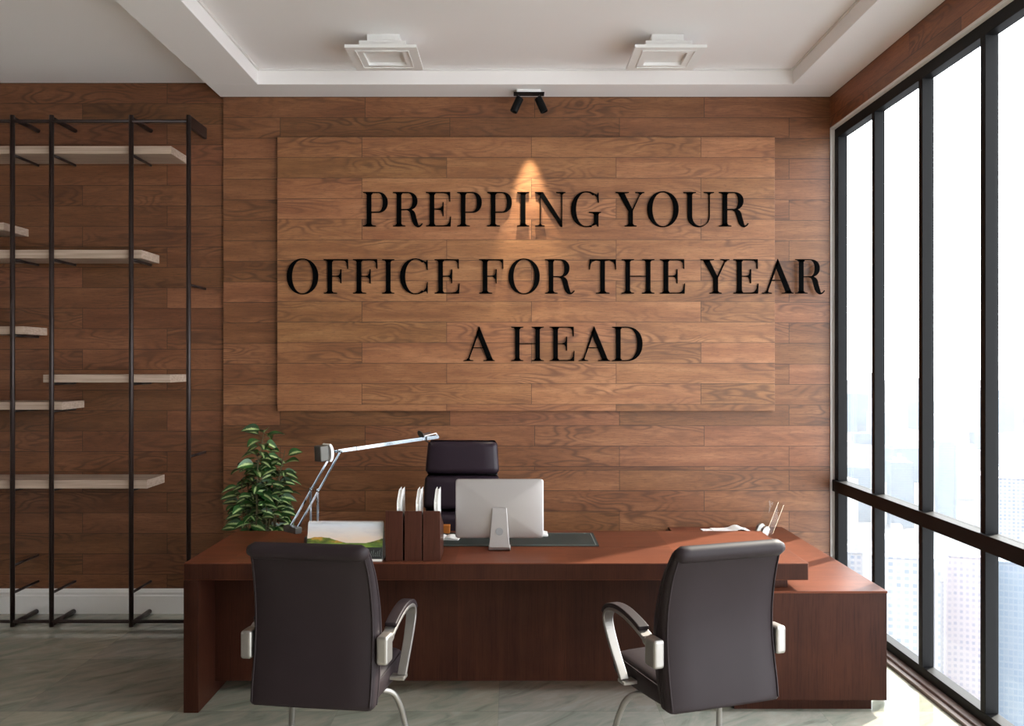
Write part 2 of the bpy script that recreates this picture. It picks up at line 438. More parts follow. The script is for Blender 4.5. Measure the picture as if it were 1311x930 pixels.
def g_G():
    return [ring_poly(20,22,20,23,6.6,1.2,55,290,.96),
            [(35.6,43.2),(34.6,43.2),(33.8,40.5),(30.8,41.6),(30.8,40),(33.4,37.2),(34.8,30.4),(35.8,30.4)],
            rect(29.6,35.4,4.5,18.4), [(23.2,18.6),(23.2,17.6),(28,17),(29.6,15),(35.4,15),(36.4,17),(38.6,17.6),(38.6,18.6)],
            [(35.4,5),(35.4,-.2),(34.2,-.2),(33.2,2.6),(26.6,.5),(26.6,-.9),(24,-.6),(26,1.2),(29.6,5)]]
def g_Y(): return [rect(16.4,22.2,0,20.5), foot(11.6,27,16.4,22.2), [(3.2,CH-.6),(10.8,CH-.6),(21.8,21.5),(22.2,19.5),(16.4,19.5)],
                   [(31.6,CH-.8),(33,CH-.8),(22.2,20),(20.8,21)], head(0,17.2,5.2,9.8), head(25.4,36.8,31.4,32.6)]
def g_O(): return [ring_poly(20.1,22,20.1,23,6.6,1.25,-90,90,.96), ring_poly(20.1,22,20.1,23,6.6,1.25,90,270,.96)]
def g_U():
    return [rect(5.3,11.2,13,CH), head(0,16,5.3,11.2), rect(32.6,33.9,13,CH), head(26.2,39.2,32.6,33.9),
            arc(19.6,13,14.3,14,180,360,30) + arc(21.9,13,10.7,12.4,360,180,30)]
def g_T(): return [rect(14.7,20.5,0,CH), foot(9,26.4,14.7,20.5), rect(1,34.4,CH-TH,CH),
                   [(1,CH),(10,CH),(14.7,CH-.5),(14.7,CH-2.4),(9,CH-1.5),(4,CH-3.5),(2.2,CH-7),(1.2,CH-13),(.2,CH-13)],
                   [(34.4,CH),(25.4,CH),(20.5,CH-.5),(20.5,CH-2.4),(26.2,CH-1.5),(31.2,CH-3.5),(33,CH-7),(34,CH-13),(35,CH-13)]]
def g_H(): return [rect(5.1,10.8,0,CH), rect(31.2,36.9,0,CH), foot(0,15.8,5.1,10.8), foot(26.2,42,31.2,36.9),
                   head(0,15.8,5.1,10.8), head(26.2,42,31.2,36.9), rect(10.8,31.2,21.6,22.8)]
def g_A(): return [[(20.2,CH+.6),(19.4,CH-1),(5.4,1),(6.9,1),(20.4,CH-6)], [(20.2,CH+.6),(16.8,CH-7.6),(30.8,1),(38,1)],
                   rect(10.5,28.5,16.4,17.6), foot(0,12.6,5.4,7), foot(25.4,40.2,31,36.6)]
def g_D(): 
    cx = 18.0
    return [rect(5,10.8,0,CH), head(0,11.5,5,10.8), foot(0,11.5,5,10.8), rect(10,cx,CH-TH,CH), rect(10,cx,0,TH),
            ring_poly(cx,22,38.8-cx,22,6.6,TH,-90,90,.9)]
LINES = [(289.9, [('P',464.6),('R',503),('E',545.3),('P',585.2),('P',623.7),('I',662.1),('N',685),('G',731),('Y',788.2),('O',828.8),('U',875.1),('R',920.6)]),
         (376.0, [('O',367),('F',414.3),('F',451.7),('I',489.2),('C',512),('E',556.3),('F',613.3),('O',650.9),('R',697.8),('T',754.1),('H',796),('E',845.1),('Y',897.2),('E',939.2),('A',975.8),('R',1018.3)]),
         (462.5, [('A',593.3),('H',654.4),('E',703.6),('A',740.7),('D',783.9)])]
LF = 6.448
letroot = thing('wall_lettering', 'three lines of black serif letters fixed to the oak wall above the desk', 'lettering', (PX(710,LF), LF, PZ(376,LF)))
for vb, row in LINES:
    for ch, u in row:
        mb = MB(); k = LF/1176
        back = LF+.010 if u > 1000 else FP
        x0 = PX(u, LF)-letroot.location.x; z0 = PZ(vb, LF)-letroot.location.z
        for poly in globals()['g_'+ch]():
            mb.prism([(x0+a*k, z0+b*k) for a, b in poly], 0, back-LF)
        if u > 1000:      # the last letter stands off the wall on three pins
            for a, b in ((7.7,6),(7.7,38),(28,34)):
                mb.tube([(x0+a*k, .006, z0+b*k), (x0+a*k, BY-LF, z0+b*k)], .004, 8)
        mb.build('letter', INK, letroot)

# ------------------------------------------------------------------ ceiling lamps
def ceiling_lamp(loc, label):
    t = thing('ceiling_lamp', label, 'ceiling light', loc, 0, 'square ceiling lights')
    mb = MB(); mb.box(-.0975,.0975,-.10,.10,-.059,0); mb.box(-.14,.14,-.14,.14,-.102,-.052)
    mb.build('housing', WHITE, t, bevel=.002)
    mb = MB(); o, i, h = .213, .118, -.102
    for (a,b,c,d) in ((-o,o,-o,-i),(-o,o,i,o),(-o,-i,-i,i),(i,o,-i,i)): mb.box(a,b,c,d,h-.018,h)
    fr = mb.build('frame', WHITE, t)
    mb = MB()
    q = .160
    for (a,b,c,d) in ((-q,q,-q,-q+.006),(-q,q,q-.006,q),(-q,-q+.006,-q+.006,q-.006),(q-.006,q,-q+.006,q-.006)): mb.box(a,b,c,d,h-.022,h-.018)
    mb.build('inner_bead', WHITE, fr)
    mb = MB(); o = .118; i = .10
    for (a,b,c,d) in ((-o,o,-o,-i),(-o,o,i,o),(-o,-i,-i,i),(i,o,-i,i)): mb.box(a,b,c,d,-.10,-.06)
    mb.build('recess', WHITE, t)
    MB().box(-.10,.10,-.10,.10,-.068,-.06).build('diffuser', PLASTIC_W, t)
    return t
L1 = ceiling_lamp((-.779, 5.65, CZ), 'square white stepped ceiling light left of the black spotlights')
dup(L1, (.941, 5.65, CZ), 0, 'square white stepped ceiling light right of the black spotlights, nearer the window')

# twin spotlight under the soffit
t = thing('spotlight', 'black twin cylinder spotlight under the soffit above the lettering', 'spotlight', (.117, 6.345, SZ))
MB().box(-.083,.083,-.03,.03,-.022,0).build('mount', WHITE, t, bevel=.002)
MB().box(-.106,.106,-.042,.042,-.0275,-.022).build('base_plate', BLACK, t, bevel=.002)
for sx in (-1, 1):
    d = Vector((sx*.40, -.10, -.91)).normalized()
    p0 = Vector((sx*.058, 0, -.042))
    M = Matrix.Translation(p0) @ Vector((0,0,-1)).rotation_difference(d).to_matrix().to_4x4()
    hd = MB().lathe([(.0,-.010),(.023,-.010),(.027,-.015),(.027,-.118),(.0245,-.121),(.023,-.112),(.0,-.110)], 24, M).build('lamp_head', BLACK, t, smooth=False, bevel=.001)
    MB().tube([(sx*.070,0,-.029), (sx*.066,0,-.044), p0+d*.030], .0045, 8).build('bracket', CHROME, t)

# ------------------------------------------------------------------ shelf rack
RK = 6.185
rack = thing('shelf_rack', 'tall dark metal rack with pale oak shelves against the wall on the left', 'shelving', (-3.2, RK, 0))
RX, RYr = -3.2, RK
posts = [-4.35, -3.90, PX(16,RK), PX(66,RK), PX(168,RK), PX(241.5,RK)]
def rz_(v): return H-(v-465)*6.2/1176
WALLF = BY+.02-RYr
def rod(x, z, r=.009, x1=None): 
    return MB().tube([(x-RX, 0, z), (x-RX, WALLF, z)], r, 10).build('standoff_rod', BRONZE, rack, smooth=True)
for x in posts:
    MB().tube([(x-RX,0,0),(x-RX,0,3.445)], .0155, 12).build('post', BRONZE, rack, smooth=True)
    if x != posts[-1]: rod(x, 3.425, .015)
    rod(x, .018, .017)
x = posts[-1]-RX
MB().box(x-.012,x+.012,0,WALLF,3.365,3.445).build('wall_bracket', BRONZE, rack, bevel=.003)
MB().tube([(-4.5-RX,0,3.405),(posts[-1]-RX,0,3.405)], .012, 10).build('top_rail', BRONZE, rack, smooth=True)
MB().tube([(-4.5-RX,0,.035),(posts[-1]-RX,0,.035)], .012, 10).build('bottom_rail', BRONZE, rack, smooth=True)
shelves = [(-4.5,PX(219,6.2),187,197),(-4.5,PX(181,6.2),320,331),(-4.5,PX(5,6.2),285,295),(-4.5,PX(30,6.2),418,428),
           (PX(55,6.2),PX(218,6.2),480,490),(-4.5,PX(80,6.2),515,525),(-4.5,PX(188,6.2),615,626)]
for xa, xb, va, vb in shelves:
    z0, z1 = rz_(vb), rz_(va)
    MB().box(xa-RX, xb-RX, .016, WALLF-.001, z0, z1).build('shelf', SHELF, rack, bevel=.002)
    for x in posts[:-1]:
        if xa-.05 < x < xb+.02: rod(x, z0-.010)
rod(posts[2], rz_(724)); 
for k in (1,2,3,4): rod(posts[k], rz_(759))
rod(posts[-1], rz_(365)); rod(posts[-1], rz_(585)); 

# ------------------------------------------------------------------ the desk
DX0, DX1, DY0, DY1, DT = -1.666, 1.504, 4.66, 5.557, .76
desk = thing('executive_desk', 'long reddish brown wooden executive desk with a thick top and solid left end', 'desk', (0, 5.1, 0))
oy = 5.1
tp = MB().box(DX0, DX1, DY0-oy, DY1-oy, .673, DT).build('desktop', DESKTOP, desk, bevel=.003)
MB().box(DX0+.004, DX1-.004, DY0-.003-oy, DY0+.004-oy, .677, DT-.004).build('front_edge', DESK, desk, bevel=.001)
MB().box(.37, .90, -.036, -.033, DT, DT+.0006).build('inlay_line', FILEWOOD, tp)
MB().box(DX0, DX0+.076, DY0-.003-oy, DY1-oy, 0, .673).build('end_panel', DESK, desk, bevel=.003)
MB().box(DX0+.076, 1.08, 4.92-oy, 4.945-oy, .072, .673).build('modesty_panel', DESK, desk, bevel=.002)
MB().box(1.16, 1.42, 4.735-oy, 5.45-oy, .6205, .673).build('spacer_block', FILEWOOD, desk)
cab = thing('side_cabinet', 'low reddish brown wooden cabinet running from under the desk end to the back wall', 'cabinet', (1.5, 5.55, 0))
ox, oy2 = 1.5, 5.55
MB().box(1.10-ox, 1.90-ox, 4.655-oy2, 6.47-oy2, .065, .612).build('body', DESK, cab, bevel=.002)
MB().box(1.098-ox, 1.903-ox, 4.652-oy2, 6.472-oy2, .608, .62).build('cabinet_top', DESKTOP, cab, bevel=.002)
MB().box(1.14-ox, 1.845-ox, 4.715-oy2, 6.43-oy2, 0, .065).build('plinth', DESK, cab)
for k in range(3):   # doors on the far side, towards the sitter
    d = MB().box(1.082-ox, 1.10-ox, 4.97+.50*k-oy2, 5.455+.50*k-oy2, .075, .605).build('door', DESK, cab, bevel=.002)
    MB().tube([(1.07-ox, 5.40+.5*k-oy2, .42),(1.07-ox, 5.40+.5*k-oy2, .54)], .006, 8).build('handle', ALU, d)

# desk pad
pad = thing('desk_pad', 'dark green leather desk pad with stitched edge under the computer', 'desk pad', (.02, 5.27, DT+.0005))
MB().box(-.46,.463,-.185,.205,0,.004).build('pad', GREENPAD, pad, bevel=.0015)
mb = MB(); 
for (a,b,c,d) in ((-.445,.448,-.172,-.169),(-.445,.448,.189,.192),(-.445,-.442,-.172,.192),(.445,.448,-.172,.192)): mb.box(a,b,c,d,.004,.0046)
mb.build('stitching', STITCH, pad)

# computer seen from behind
pc = thing('desktop_computer', 'silver all-in-one computer with its back turned to the visitors', 'computer', (-.068, 4.985, DT))
def rrect(w, h, r, n=6):
    o = []
    for cx, cy, a0 in ((w-r,h-r,0),(-w+r,h-r,90),(-w+r,-h+r,180),(w-r,-h+r,270)):
        for i in range(n+1):
            a = R(a0+90*i/n); o.append((cx+r*math.cos(a), cy+r*math.sin(a)))
    return o
zc = .221; tilt = R(-4)
M = Matrix.Translation((0,.03,zc)) @ Matrix.Rotation(tilt,4,'X')
# shell bulges towards the back (-Y): rings of shrinking rounded rectangles
rs = []
for f, y in ((1,.012),(1,.005),(.995,.002),(.975,.0005),(.93,-.0015),(.86,-.004),(.76,-.0065),(.62,-.009),(.46,-.0112),(.30,-.0126),(.14,-.0133),(.03,-.0135)):
    rr = rrect(.241, .160, .016); ring = []
    for a, b in rr:
        an = math.atan2(b/.160, a/.241); k = (1-f)**.8
        ring.append((f*(a*(1-k)+.241*math.cos(an)*1.1*k), y, f*(b*(1-k)+.160*math.sin(an)*1.1*k)))
    rs.append(ring)
MB().rings(rs, True, M).build('rear_shell', SILVER, pc, smooth=True)
MB().rings([[(a,y,b) for a,b in rrect(.241,.160,.016)] for y in (.0121,.0165)], True, M).build('screen', DARKPL, pc)
# stand: tapered aluminium blade bending into a foot
def blade(path, ws, th):
    rs = []
    for i, (y,z) in enumerate(path):
        a = path[max(i-1,0)]; b = path[min(i+1,len(path)-1)]
        t_ = Vector((b[0]-a[0], b[1]-a[1])).normalized(); n_ = Vector((-t_.y,t_.x)); w = ws[i]/2
        rs.append([(-w,y-n_.x*th/2,z-n_.y*th/2),(w,y-n_.x*th/2,z-n_.y*th/2),(w,y+n_.x*th/2,z+n_.y*th/2),(-w,y+n_.x*th/2,z+n_.y*th/2)])
    return MB().rings(rs)
sp = [(.004,.228),(-.002,.20),(-.010,.15),(-.018,.10),(-.026,.05),(-.030,.022),(-.026,.010),(-.014,.0045),(.01,.0042),(.06,.0042),(.11,.0042)]
sw = [.078,.082,.090,.098,.107,.113,.116,.118,.12,.122,.122]
st = blade(sp, sw, .008).build('stand', SILVER, pc, bevel=.0025)
M = Matrix.Translation((0,-.0245,.105)) @ Matrix.Rotation(R(81),4,'X')
MB().lathe([(0,-.002),(.0205,-.002),(.0205,.002),(0,.002)], 32, M).build('cable_hole', mat('grey cable port', (.25,.25,.25), .5), st)
# white keyboard
kb = thing('keyboard', 'slim white keyboard lying on the desk pad behind the computer', 'keyboard', (-.008, 5.40, DT+.005))
MB().box(-.218,.218,-.058,.058,0,.012).build('body', PLASTIC_W, kb, bevel=.004)
mb = MB()
for r_ in range(5):
    for c_ in range(14): mb.box(-.208+.0298*c_, -.208+.0298*c_+.026, -.052+.0212*r_, -.052+.0212*r_+.018, .012, .0145)
k_ = mb.build('keys', PAPER, kb)

# open notepad with black pen, amber box
nb = thing('notepad', 'open white notepad lying on the desk pad beside the wooden files', 'notepad', (-.385, 5.30, DT+.0045), R(-6))
mb = MB()
def page(sgn):
    rs = []
    for i in range(8):
        t_ = i/7; x_ = sgn*.085*t_; z_ = .006+.010*math.sin(PI*min(1,t_*1.3))*(1-t_*.6)
        rs.append([(x_,-.06,0),(x_,.06,0),(x_,.06,z_),(x_,-.06,z_)])
    return MB().rings(rs)
page(1).build('right_pages', PAPER, nb); page(-1).build('left_pages', PAPER, nb)
pen = thing('pen', 'black pen lying across the open white notepad', 'pen', (-.412, 5.29, DT+.0255), R(70))
MB().tube([(-.06,0,0),(.05,0,0)], .0042, 10).build('barrel', DARKPL, pen, smooth=True)
MB().tube([(.05,0,0),(.062,0,0)], [.004,.001], 10).build('tip', DARKPL, pen, smooth=True)
MB().box(-.055,-.02,-.0015,.0015,.004,.006).build('clip', CHROME, pen)
bx = thing('small_box', 'small amber brown box on the desk between the wooden files and the leather chair', 'box', (-.400, 5.475, DT+.004), 0)
MB().box(-.03,.03,-.03,.03,0,.036).build('body', ORANGE, bx, bevel=.003)
MB().box(-.0315,.0315,-.0315,.0315,.034,.046).build('lid', ORANGE, bx, bevel=.003)

# three wooden magazine files with white folders
def magfile(x, label):
    t = thing('magazine_file', label, 'magazine file', (x, 4.705, DT), 0, 'wooden magazine files')
    w, h, d, k = .044, .257, .235, .006
    MB().box(-w,w,0,k,0,h).build('front_panel', FILEWOOD, t, bevel=.001)
    for s in (-1,1):
        a, b = (s*w, s*(w-k)) if s < 0 else (w-k, w)
        MB().add([(a,k,0),(b,k,0),(b,d,0),(a,d,0),(a,k,h-.004),(b,k,h-.004),(b,d,.15),(a,d,.15)],
                 [(0,3,2,1),(4,5,6,7),(0,1,5,4),(1,2,6,5),(2,3,7,6),(3,0,4,7)]).build('side_panel', FILEWOOD, t)
    MB().box(-w+k,w-k,d-k,d,0,.15).build('back_panel', FILEWOOD, t)
    MB().box(-w+k,w-k,k,d-k,0,k).build('bottom_panel', FILEWOOD, t)
    return t
def folder(x, label):
    t = thing('document_folder', label, 'folder', (x, 4.705, DT+.0065), 0, 'white folders in the wooden files')
    prof_ = [(.03,0),(.222,0),(.222,.345),(.12,.345),(.03,.295)]
    def slab(x0, x1):
        n = len(prof_); v = [(x0,a,b) for a,b in prof_]+[(x1,a,b) for a,b in prof_]
        return MB().add(v, [list(range(n)), list(range(2*n-1,n-1,-1))]+[(i,(i+1)%n,(i+1)%n+n,i+n) for i in range(n)])
    slab(.0105,.013).build('cover', PLASTIC_W, t); slab(.0275,.030).build('cover', PLASTIC_W, t)
    prof_ = [(.034,.003),(.218,.003),(.218,.335),(.125,.335),(.034,.285)]
    slab(.013,.0275).build('pages', PAPER, t)
    return t
fx = [PX(504.5,4.705), PX(529,4.705), PX(552.5,4.705)]
nm = ['leftmost', 'middle', 'rightmost']
for i, x in enumerate(fx):
    magfile(x, ['narrow dark wooden file box next to the desk calendar', 'narrow dark wooden file box between two like it on the desk', 'narrow dark wooden file box nearest the silver computer'][i])
    folder(x, 'white folder standing in the %s wooden file box' % nm[i])

# desk calendar
def calendar():
    t = thing('desk_calendar', 'spiral bound desk calendar with a landscape photo at the front of the desk', 'calendar', (PX(441,4.72), 4.705, DT), R(-1.5))
    w, h, lean = .196, .190, .05
    m = mat('calendar picture', rough=.5); N = NT(m)
    x, y, z = N.sep(N.coord())[:3]
    v = N.math('DIVIDE', z, h); u = N.math('DIVIDE', x, w)
    cl = N.noise(N.comb(N.math('MULTIPLY',x,8.0), 0.0, N.math('MULTIPLY',z,40.0)), 1, 4)
    sky = N.mix(N.math('MULTIPLY_ADD', cl, .5, N.math('MULTIPLY_ADD', v, 2.2, -1.45), clamp=True), (.72,.56,.44), (.62,.68,.74))
    sky = N.mix(N.ramp(cl, [(.5,0),(.7,.45)]), sky, (.50,.44,.44))
    hill = N.noise(N.comb(N.math('MULTIPLY',x,14.0), 3.0, N.math('MULTIPLY',z,30.0)), 1, 4)
    hc = N.ramp(hill, [(.35,(.03,.045,.012)),(.5,(.14,.17,.02)),(.62,(.46,.24,.04)),(.75,(.1,.09,.02))])
    edge = N.math('ADD', N.math('MULTIPLY_ADD', N.math('SINE', N.math('MULTIPLY_ADD', u, -3.2, -.6)), .09, .50), N.math('MULTIPLY', N.noise(N.comb(N.math('MULTIPLY',x,30.0),0.0,0.0),1,3), .06))
    c = N.mix(N.math('LESS_THAN', v, edge), sky, hc)
    mid = N.ramp(hill, [(.3,(.05,.10,.015)),(.6,(.20,.30,.04))])
    c = N.mix(N.math('LESS_THAN', v, .47), c, mid)
    c = N.mix(N.math('LESS_THAN', v, .36), c, (.012,.013,.012))
    c = N.mix(N.math('LESS_THAN', v, .06), c, (.7,.67,.62))
    N.l.new(c, N.bsdf.inputs['Base Color'])
    n = Vector((0, lean, h)).normalized()
    def leaf(y0, y1, th): return MB().add([(-w,y0,0),(w,y0,0),(w,y0+th,0),(-w,y0+th,0),(-w,y1,h),(w,y1,h),(w,y1+th,h),(-w,y1+th,h)],
                   [(0,3,2,1),(4,5,6,7),(0,1,5,4),(1,2,6,5),(2,3,7,6),(3,0,4,7)])
    leaf(0,lean,.0015).build('picture_leaf', m, t)
    leaf(.0025,lean+.0025,.002).build('front_board', PAPER, t)
    leaf(.125,lean+.006,.002).build('rear_board', PAPER, t)
    MB().box(-w,w,.003,.127,0,.002).build('foot', PAPER, t)
    mb = MB(); n_ = 44
    for i in range(n_):
        x_ = -w+.006+(2*w-.012)*i/(n_-1)
        mb.tube([(x_, lean+.004+.009*math.cos(a), h-.002+.009*math.sin(a)) for a in [2*PI*k/10 for k in range(11)]], .0013, 5)
    o = mb.build('spiral', PAPER, t); o['kind'] = 'stuff'
    mb = MB()        # pale handwriting strokes on the dark foot of the picture
    for i in range(9):
        x_ = .095+.0105*i; hh = .022+.012*((i*7) % 3)/2
        y_ = .02/h*lean
        mb.tube([(x_+.004, (.022+hh)/h*lean-.0012, .022+hh), (x_, .03/h*lean-.0012, .03), (x_+.007, .024/h*lean-.0012, .024)], .0007, 4)
    mb.build('handwriting', STITCH, t)
    return t
calendar()

# desk lamp
lampr = thing('desk_lamp', 'chrome balanced-arm desk lamp reaching over the desk towards the leather chair', 'desk lamp', (-1.12, 5.2, DT+.0005), R(45))
def seg(p, q, r, name, m, n=8): return MB().tube([p,q], r, n).build(name, m, lampr, smooth=True)
def bar(p, q, w, h, name, m, y=0):
    p, q = Vector(p), Vector(q); d = (q-p).normalized(); n_ = Vector((-d.z,0,d.x))
    v = []
    for c in (p,q):
        for sy, sn in ((-1,-1),(1,-1),(1,1),(-1,1)): v.append(c + Vector((0,sy*w/2,0)) + n_*(sn*h/2))
    return MB().add(v, [(0,1,2,3),(7,6,5,4),(0,4,5,1),(1,5,6,2),(2,6,7,3),(3,7,4,0)]).build(name, m, lampr, bevel=.001)
zp = 1.055-DT
MB().lathe([(0,0),(.055,0),(.058,.006),(.055,.03),(.05,.036),(0,.036)], 36).build('base', GUNMETAL, lampr, bevel=.002)
for s in (-1,1):
    bar((0,s*.036,.03), (0,s*.036,zp+.012), .008, .012, 'upright', CHROME)
    bar((-.133,s*.036,.86-DT), (.151,s*.036,1.266-DT), .007, .013, 'lower_arm', CHROME)
    seg((0,s*.028,zp),(0,s*.046,zp), .008, 'pivot', CHROME, 14)
# lower counterweight across the two arms, upper counterweight block and crescent plate
cw = MB().box(-.022,.022,-.062,.062,-.018,.018, Matrix.Translation((-.14,0,.852-DT))).build('lower_counterweight', GUNMETAL, lampr, bevel=.004)
seg((.151,-.046,1.266-DT),(.151,.046,1.266-DT), .007, 'elbow_axle', CHROME, 12)
ang = math.atan2(1.306-1.266, .88-.151)
def along(t_, dz=0): return (.151+(.88-.151)*t_ - math.sin(ang)*dz, 0, 1.266-DT+(1.306-1.266)*t_ + dz)
M = Matrix.Translation(along(-.13)) @ Matrix.Rotation(-ang,4,'Y')
MB().box(-.035,.02,-.034,.034,-.045,.045,M).build('upper_counterweight', GUNMETAL, lampr, bevel=.006)
cres = [(.03*math.cos(a)-.01, .055*math.sin(a)) for a in [R(-70+140*k/12) for k in range(13)]] + [(.018*math.cos(a)-.016, .05*math.sin(a)) for a in [R(70-140*k/12) for k in range(13)]]
M2 = Matrix.Translation(Vector(along(-.085))) @ Matrix.Rotation(-ang,4,'Y')
MB().prism(cres, -.036, .036, M2).build('crescent_plate', PLASTIC_W, lampr)
bar(along(-.11), along(.06), .018, .013, 'arm_neck', CHROME)
bar(along(0), along(.90), .030, .021, 'upper_arm', CHROME)
bar(along(.175,0), along(.182,0), .032, .024, 'arm_collar', GUNMETAL)
hd = bar(along(.90), along(1.03), .050, .022, 'lamp_head', CHROME)
p1 = along(1.03)
MB().tube([Vector(along(.90,.014)), Vector(along(1.03,.022)), Vector(along(1.06,-.008))], .004, 6).build('head_rim', PLASTIC_W, lampr)
MB().tube([Vector(along(.90,-.012)), Vector(along(.98,-.045))], .003, 6).build('finger_rod', CHROME, lampr)
M = Matrix.Translation(along(.86,.028)) @ Matrix.Rotation(R(62),4,'Y')
MB().lathe([(0,-.003),(.026,-.003),(.028,0),(.026,.003),(0,.003)], 28, M).build('adjusting_disc', GUNMETAL, lampr)
bar(along(.885,.026), along(.97,.030), .006, .006, 'disc_pin', DARKPL)

# ------------------------------------------------------------------ items on the side cabinet
pp = thing('paper_sheets', 'loose white sheets with curled edge on the side cabinet by the back wall', 'papers', (1.48, 6.32, .62), R(2))
def sheet(x0, x1, y0, y1, z, amp, ph):
    rs = []; n = 16
    for i in range(n+1):
        x_ = x0+(x1-x0)*i/n; z_ = z+amp*max(0, math.sin(PI*(i/n-ph)*1.8))**2
        rs.append([(x_,y0,z_),(x_,y1,z_),(x_,y1,z_+.003),(x_,y0,z_+.003)])
    return MB().rings(rs)
sheet(-.17,.10,-.10,.07,.0005,0,0).build('bottom_sheet', PAPER, pp)
sheet(-.10,.15,-.09,.08,.004,.022,.42).build('curled_sheet', PAPER, pp, smooth=False)
clp = thing('sign_holder', 'clear tilted acrylic plate held by two silver clips on the side cabinet', 'sign holder', (1.635, 6.02, .62), R(25))
Mt = Matrix.Rotation(R(27),4,'Y')
MB().box(-.024,.024,-.05,.05,.02,.265,Mt).build('plate', GLASS, clp)
for s in (-1,1):
    MB().prism([(-.042,.0),(.010,.0),(.045,.075),(.032,.092),(.012,.096),(-.012,.082),(-.034,.045)], s*.05-.013, s*.05+.013, Matrix.Translation((s*.022,0,0)) @ Matrix.Translation((0,0,0))).build('clip', ALU, clp, bevel=.005, seg=3)
mb = MB()
for s in (-1,1): mb.tube([Mt @ Vector((s*.025,-.051,.06)), Mt @ Vector((s*.025,-.051,.262))], .0022, 6)
mb.build('edge_rods', mat('warm steel', (.75,.66,.52), .25, 1), clp)
MB().box(-.07,.06,-.07,.07,0,.008).build('base', ALU, clp, bevel=.003)

# ------------------------------------------------------------------ potted plant behind the desk
plant = thing('potted_plant', 'leafy green potted plant standing behind the left end of the desk', 'plant', (-1.62, 5.93, 0))
prnd = random.Random(11)
LEAF = mat('variegated leaf', rough=.38, spec=.5); N = NT(LEAF)
uu, vv, _ = N.sep(N.coord('UV'))[:3]
d = N.math('ABSOLUTE', N.math('SUBTRACT', uu, .5))
nz = N.noise(N.comb(N.math('MULTIPLY',uu,5.0), N.math('MULTIPLY',vv,4.0), N.sep(N.coord())[2]), 3, 3)
pale = N.math('MULTIPLY', N.ramp(N.math('MULTIPLY_ADD', nz, .25, d), [(.17,1),(.30,0)]), N.ramp(vv, [(.05,.3),(.35,1),(.85,.8),(1,0)]))
gcol = N.ramp(N.noise(N.coord(), 9, 2), [(.35,(.008,.038,.008)),(.65,(.03,.105,.018))])
N.l.new(N.mix(pale, gcol, (.50,.62,.27)), N.bsdf.inputs['Base Color'])
STEM = mat('green brown stem', (.09,.075,.03), .6)
POT = mat('dark ceramic pot', (.06,.055,.05), .3)
SOIL = mat('soil', (.03,.02,.013), .95)
MB().lathe([(0,0),(.13,0),(.14,.01),(.175,.32),(.178,.335),(.16,.335),(.155,.30),(0,.30)], 36).build('pot', POT, plant, bevel=.002)
MB().lathe([(0,.296),(.156,.296),(.156,.305),(0,.312)], 24).build('soil', SOIL, plant)
fol = MB(); stm = MB()
def leafm(base, d, up, L, W):
    d = d.normalized(); side = d.cross(up).normalized(); nrm = side.cross(d).normalized()
    n = 7; rows = []; uvs = []
    for i in range(n+1):
        t_ = i/n
        w = W*math.sin(PI*min(1,(t_*.96+.02))**.82)**.9 if 0 < i < n else .0006
        droop = -.38*L*t_*t_ + .10*L*t_
        c = base + d*(L*t_) + Vector((0,0,1))*droop
        for s, lift in ((-1,.16),(-.5,.03),(0,-.05),(.5,.03),(1,.16)):
            rows.append(c + side*(s*w*.5) + nrm*(lift*w)); uvs.append((s*.5+.5, t_))
    f = []
    for i in range(n):
        for j in range(4):
            a = i*5+j; f.append((a,a+1,a+6,a+5))
    fol.add(rows, f, None, uvs)
def branch(pts, leaves, Ls=(.085,.125), start=.15):
    P = smooth_path(pts, 8); stm.tube(P, [.008-(.006*i/len(P)) for i in range(len(P))], 6)
    for k in range(leaves):
        t_ = start+(1-start)*(k+prnd.random()*.6)/leaves
        i = min(int(t_*(len(P)-1)), len(P)-2); p = P[i].lerp(P[i+1], t_*(len(P)-1)-i)
        a = k*2.4+prnd.uniform(-.6,.6)
        dr = Vector((math.cos(a), math.sin(a), prnd.uniform(-.25,.55)))
        L = prnd.uniform(*Ls)
        q = p + dr.normalized()*prnd.uniform(.02,.045)
        stm.tube([p,q], .0018, 4)
        leafm(q, dr, Vector((prnd.uniform(-.7,.7),prnd.uniform(-1.5,.1),1)), L, L*prnd.uniform(.50,.64))
top = .99
branch([(0,0,.30),(.01,.0,.7),(-.02,.0,1.05),(.0,.0,1.22),(.02,0,1.345)], 26, start=.35)
for k in range(10):
    a = k*2*PI/10+.3; r1 = prnd.uniform(.09,.13); r2 = prnd.uniform(.10,.16); zt = prnd.uniform(.86,1.12)
    branch([(.05*math.cos(a),.05*math.sin(a),.30),(r1*.8*math.cos(a),r1*.8*math.sin(a),.6),(r2*math.cos(a),r2*math.sin(a),zt)], 22, start=.38)
for a, zt, r2 in ((.2,1.21,.15),(-.4,1.16,.17),(2.9,1.15,.12),(1.4,1.18,.08),(-1.6,1.20,.07)):
    branch([(.03*math.cos(a),.03*math.sin(a),.5),(.08*math.cos(a),.08*math.sin(a),.85),(r2*math.cos(a),r2*math.sin(a),zt)], 15, start=.45)
fol.build('foliage', LEAF, plant, smooth=True); stm.build('stems', STEM, plant, smooth=True)

